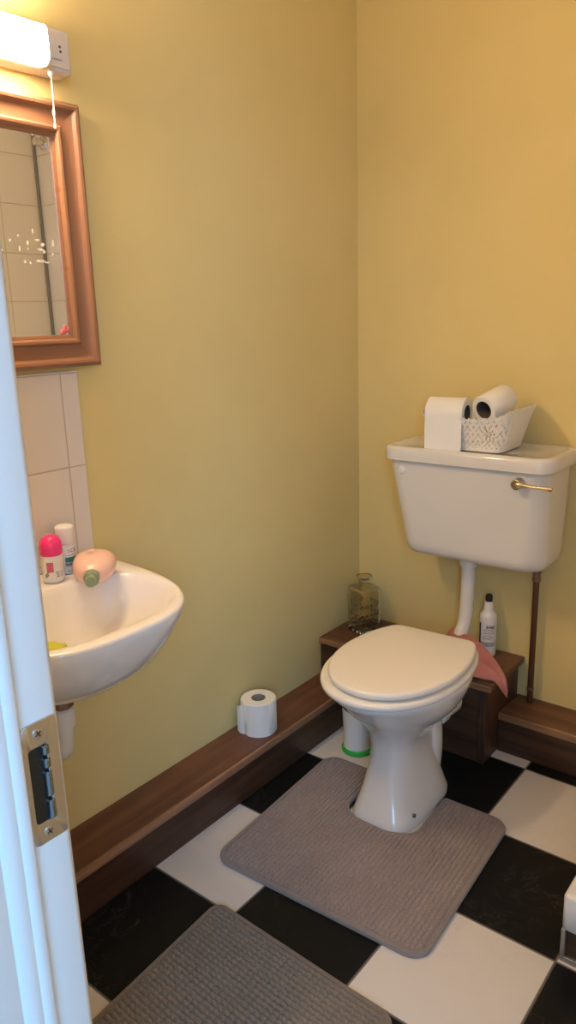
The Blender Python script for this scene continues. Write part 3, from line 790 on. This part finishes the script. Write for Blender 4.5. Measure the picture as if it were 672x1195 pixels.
# pink bottle lying with its green cap over the bowl
sh = thing('shower_gel_bottle', 'pale pink bottle lying on the basin ledge with a sage green cap towards the bowl', 'bottle', (.085, -1.165, BZR))
d_ = Vector((.74, -.67, -.06)).normalized(); u_ = Vector((.67, .74, 0)).normalized(); w_ = d_.cross(u_).normalized()
if w_.z < 0: w_ = -w_
o_s = Vector((.085, -1.152, BZR + .0295))
bm = nb(); rings = []
for s, a, b in ((.0, .018, .010), (.002, .028, .017), (.010, .038, .023), (.026, .0445, .0272), (.052, .0445, .028), (.078, .039, .0265), (.094, .030, .022), (.103, .020, .017), (.107, .0145, .0135)):
    rings.append([o_s + d_ * s + u_ * (a * math.copysign(abs(math.cos(2 * PI * k / 32)) ** .85, math.cos(2 * PI * k / 32))) + w_ * (b * math.copysign(abs(math.sin(2 * PI * k / 32)) ** .85, math.sin(2 * PI * k / 32))) for k in range(32)])
loft(bm, rings); sbod = obj('bottle', bm, M['pink_bottle'], sh)
bm = nb(); lathe(bm, [(.0145, 0), (.016, .001), (.016, .015), (.0150, .0165), (.0118, .017), (.0118, .030), (.0105, .0315)], o_s + d_ * .1065, d_, 24); obj('cap', bm, M['sage'], sh)
bm = nb()
def onb(u, v): 
    y = u / .044; return o_s + d_ * (.040 + v) + u_ * u + w_ * (.0283 * max(0, 1 - min(1, abs(y)) ** 2.35) ** (1 / 2.35) + .0003)
stroke(bm, onb, [(-.014, .000, .006, .000), (-.014, .006, .002, .006), (-.014, .014, .004, .014)], .0022); obj('print', bm, M['sage_print'], sbod, recalc=False)
# sponge in the bowl
bm = nb(); bmesh.ops.create_icosphere(bm, subdivisions=3, radius=1)
for v in bm.verts:
    n_ = 1 + .12 * math.sin(7 * v.co.x + 3) * math.sin(6 * v.co.y) + .08 * math.sin(11 * v.co.z + v.co.x * 5)
    v.co = Vector((.180 + v.co.x * .030 * n_, -1.347 + v.co.y * .034 * n_, .6655 + v.co.z * .024 * n_))
sp = obj('sponge', bm, M['lime'], None, base=(.18, -1.347, .642)); tag(sp, 'small lime green sponge inside the wash basin', 'sponge')

# ------------------------------------------------------------------ mirror
MY0, MY1, MZ0, MZ1 = -1.535, -1.045, 1.195, 1.707
FW = .066
mir = thing('wall_mirror', 'wall mirror in a moulded orange pine frame above the basin', 'mirror', (0, (MY0 + MY1) / 2, MZ0))
# moulding section: (distance in from the outer edge, height off the wall)
sec = [(0, .001), (0, .022), (.003, .027), (.008, .0295), (.013, .028), (.016, .024), (.0175, .0215), (.019, .0205), (.030, .018), (.040, .0175), (.0455, .0185), (.047, .0215), (.050, .0235), (.0545, .0225), (.057, .0185), (.0585, .0135), (.061, .013), (FW, .010), (FW, .001)]
def rail(p0, p1, inward, m, name):
    p0, p1 = Vector(p0), Vector(p1); along = (p1 - p0).normalized(); bm = nb(); inn = Vector(inward)
    rings = []
    for p, s in ((p0, 1), (p1, -1)): rings.append([p + inn * d + along * (s * d) + Vector((h, 0, 0)) for d, h in sec])
    loft(bm, rings); obj(name, bm, m, mir, sharp=28)
rail((0, MY1, MZ0), (0, MY1, MZ1), (0, -1, 0), M['pine_v'], 'frame_upright')
rail((0, MY0, MZ0), (0, MY0, MZ1), (0, 1, 0), M['pine_v'], 'frame_upright')
rail((0, MY0, MZ0), (0, MY1, MZ0), (0, 0, 1), M['pine_h'], 'frame_rail')
rail((0, MY0, MZ1), (0, MY1, MZ1), (0, 0, -1), M['pine_h'], 'frame_rail')
bm = nb(); box(bm, .002, .0088, MY0 + FW - .004, MY1 - FW + .004, MZ0 + FW - .004, MZ1 - FW + .004); obj('mirror_glass', bm, M['mirror'], mir, smooth=False)
bm = nb()
for (dy, dz, r) in ((0, 0, .0075), (.010, .003, .0060), (-.008, -.003, .0055), (.003, .008, .005)):
    lathe(bm, [(r, 0), (r * .8, .0012), (r * .3, .002)], (.0090, MY1 - FW - .010 + dy * .8, MZ0 + FW + .008 + dz), (1, 0, 0), 14)
obj('pink_sticker', bm, M['sticker'], mir)

bm = nb(); rs = random.Random(11)  # small flat white marks on the mirror glass
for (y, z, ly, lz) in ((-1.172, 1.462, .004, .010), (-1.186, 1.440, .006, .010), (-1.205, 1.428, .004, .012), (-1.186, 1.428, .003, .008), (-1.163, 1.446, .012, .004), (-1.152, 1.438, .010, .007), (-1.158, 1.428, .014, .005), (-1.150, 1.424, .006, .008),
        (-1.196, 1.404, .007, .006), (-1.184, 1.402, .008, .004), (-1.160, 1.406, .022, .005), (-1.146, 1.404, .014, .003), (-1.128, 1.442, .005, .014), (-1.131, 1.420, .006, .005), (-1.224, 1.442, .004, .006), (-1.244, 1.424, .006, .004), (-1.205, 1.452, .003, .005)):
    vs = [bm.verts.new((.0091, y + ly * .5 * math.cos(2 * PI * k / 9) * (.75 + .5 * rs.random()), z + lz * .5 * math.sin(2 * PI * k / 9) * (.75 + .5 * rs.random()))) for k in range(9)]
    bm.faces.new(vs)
sp_ = obj('white_spots', bm, M['white_spot'], mir, smooth=False); sp_['kind'] = 'stuff'

# ------------------------------------------------------------------ shaver light
LY0, LY1 = -1.545, -1.074
lt = thing('shaver_light', 'lit white strip light with shaver socket and pull cord above the mirror', 'wall light', (0, -1.29, 1.735))
bm = nb(); box(bm, .0006, .054, LY0, LY1, 1.747, 1.824, .010, 3); hs = obj('housing', bm, M['lamp_body'], lt, sharp=50)
LYD = -1.140
bm = nb(); rings = []
def lring(y, k):
    pts = []
    sec_ = [(.052, 1.738), (.070, 1.7375), (.079, 1.741), (.0835, 1.748), (.0845, 1.770), (.0835, 1.797), (.078, 1.806), (.068, 1.810), (.052, 1.811)]
    c = Vector((.062, 0, 1.774)); return [Vector((max(.0525, c.x + (x - c.x) * k), y, c.z + .008 + (z - c.z) * k * .94)) for x, z in sec_]
rings = [lring(LY0 + .004, .8), lring(LY0 + .0055, .94), lring(LY0 + .010, 1), lring(LYD - .007, 1), lring(LYD - .004, .97)]
loft(bm, rings); obj('diffuser', bm, M['lit'], lt, sharp=50)
bm = nb(); loft(bm, [lring(LYD - .0065, 1.03), lring(LYD - .001, 1.03), lring(LYD, .97)]); obj('end_cap', bm, M['lamp_body'], lt, sharp=50)
bm = nb(); box(bm, .0535, .0565, -1.133, -1.084, 1.755, 1.814, .0012, 2); sk = obj('shaver_socket', bm, M['lamp_body'], lt)
bm = nb()
for y, z in ((-1.124, 1.800), (-1.123, 1.784), (-1.102, 1.791), (-1.101, 1.783)): lathe(bm, [(.0026, 0), (.0026, .0004)], (.0564, y, z), (1, 0, 0), 12)
obj('socket_holes', bm, M['socket'], sk, smooth=False)
bm = nb(); fw = lambda u, v: Vector((.0568, -1.125 + u, 1.768 + v))
x = 0
for wd in (.0030, .0022, .0034, .0026, .0030, .0020, .0028): stroke(bm, fw, [(x, 0, x + wd, .0)], .0028); x += wd + .0009
obj('socket_print', bm, M['ink_grey'], sk, recalc=False, smooth=False)
bm = nb(); lathe(bm, [(.0055, 0), (.0055, -.004), (.003, -.009)], (.046, -1.120, 1.7475), (0, 0, 1), 14)
tube(bm, smooth_path([(.046, -1.120, 1.741), (.0462, -1.1205, 1.70), (.0468, -1.1215, 1.67), (.047, -1.122, 1.655)], 4), .0011, 8)
cd = obj('pull_cord', bm, M['cord'], lt)
bm = nb(); lathe(bm, [(.001, 0), (.0028, -.004), (.0032, -.010), (.0015, -.014), (.0014, -.026), (.003, -.028), (.0034, -.033), (.002, -.036)], (.047, -1.122, 1.684), (0, 0, 1), 12); obj('cord_pull', bm, M['cord'], cd)

# ------------------------------------------------------------------ shower tray
tray = thing('shower_tray', 'raised white shower tray on a timber plinth at the right edge', 'shower tray', (1.34, -.39, 0))
bm = nb()
X0, X1, Y0, Y1 = 1.000, 1.6715, -.792, -.0085
cx, cy, hw, hd = (X0 + X1) / 2, (Y0 + Y1) / 2, (X1 - X0) / 2, (Y1 - Y0) / 2
loft(bm, [rrect(cx, cy, hw - .004, hd - .004, .012, .078, 5), rrect(cx, cy, hw, hd, .014, .082, 5), rrect(cx, cy, hw, hd, .014, .152, 5), rrect(cx, cy, hw - .003, hd - .003, .013, .158, 5), rrect(cx, cy, hw - .008, hd - .008, .012, .160, 5),
          rrect(cx, cy, hw - .05, hd - .05, .03, .160, 5), rrect(cx, cy, hw - .06, hd - .06, .04, .152, 5), rrect(cx, cy, hw - .075, hd - .075, .05, .118, 5), rrect(cx, cy, hw - .2, hd - .2, .05, .112, 5)])
obj('tray', bm, M['tray'], tray, sharp=50)
bm = nb(); box(bm, X0 + .008, X1, Y0 + .010, Y0 + .026, .012, .078); obj('plinth_front', bm, M['wood_back'], tray, smooth=False)
bm = nb(); box(bm, X0 + .008, X0 + .022, Y0 + .026, Y1, .0003, .078); obj('plinth_side', bm, M['wood_left'], tray, smooth=False)
bm = nb(); box(bm, X0 + .001, X0 + .010, Y0 + .003, Y0 + .012, .0003, .078, .001, 1); box(bm, X0 + .010, X1, Y0 + .003, Y0 + .012, .0003, .013, .001, 1); obj('plinth_trim', bm, M['alu'], tray, smooth=False)
bm = nb(); box(bm, X0 + .024, X0 + .040, Y0 + .030, Y1, .1602, .180, .002, 1); obj('screen_channel', bm, M['bronze'], tray, smooth=False)
# shower arm flange seen in the mirror
bm = nb(); lathe(bm, [(.030, 0), (.030, .004), (.024, .009), (.014, .011), (.012, .03), (.016, .032), (.016, .045), (.010, .048)], (1.600, -.0082, 2.03), (0, -1, 0), 24)
fl = obj('shower_fitting', bm, M['chrome'], None, base=(1.6, -.0082, 2.03)); tag(fl, 'round chrome fitting on the shower tiles, seen in the mirror', 'shower fitting')

# tile joints are given in room coordinates, so move the origins of tiled objects to zero
for o in (sb,):
    off = o.location.copy()
    for v in o.data.vertices: v.co += off
    o.location = (0, 0, 0)

# ------------------------------------------------------------------ light
w = bpy.data.worlds.new('daylight'); S.world = w; w.use_nodes = True
bg = w.node_tree.nodes['Background']; bg.inputs[0].default_value = (.42, .68, 1.0, 1); bg.inputs[1].default_value = .6
def area(name, loc, target, sx, sy, power, color):
    l = bpy.data.lights.new(name, 'AREA'); l.shape = 'RECTANGLE'; l.size = sx; l.size_y = sy; l.energy = power; l.color = color
    o = bpy.data.objects.new(name, l); COL.objects.link(o); o.location = loc
    o.rotation_euler = (Vector(target) - Vector(loc)).to_track_quat('-Z', 'Y').to_euler(); return o
area('hall_window_light', (2.55, -3.15, 1.75), (1.10, -1.75, .9), .9, 1.1, 36, (.22, .55, 1.0))

# ------------------------------------------------------------------ camera
p = (1.3805, -2.0887, 1.2816); yaw, pitch, roll, f_px = -.6817, -.2528, -.0297, 876.0
cyw, syw, cp, sp_ = math.cos(yaw), math.sin(yaw), math.cos(pitch), math.sin(pitch)
fw_ = Vector((syw * cp, cyw * cp, sp_)); rt = Vector((cyw, -syw, 0)); upv = rt.cross(fw_)
c_, s_ = math.cos(roll), math.sin(roll)
r2_ = rt * c_ + upv * s_; u2_ = -rt * s_ + upv * c_
cam = bpy.data.cameras.new('camera'); co = bpy.data.objects.new('camera', cam); COL.objects.link(co)
mw = Matrix((( r2_.x, u2_.x, -fw_.x, p[0]), (r2_.y, u2_.y, -fw_.y, p[1]), (r2_.z, u2_.z, -fw_.z, p[2]), (0, 0, 0, 1)))
co.matrix_world = mw
cam.sensor_fit = 'AUTO'; cam.sensor_width = 36; cam.lens = f_px * 36 / 1195; cam.clip_start = .02
S.camera = co
S.view_settings.view_transform = 'Standard'; S.view_settings.look = 'None'; S.view_settings.exposure = 0.62; S.view_settings.gamma = 1
S.view_settings.use_curve_mapping = False
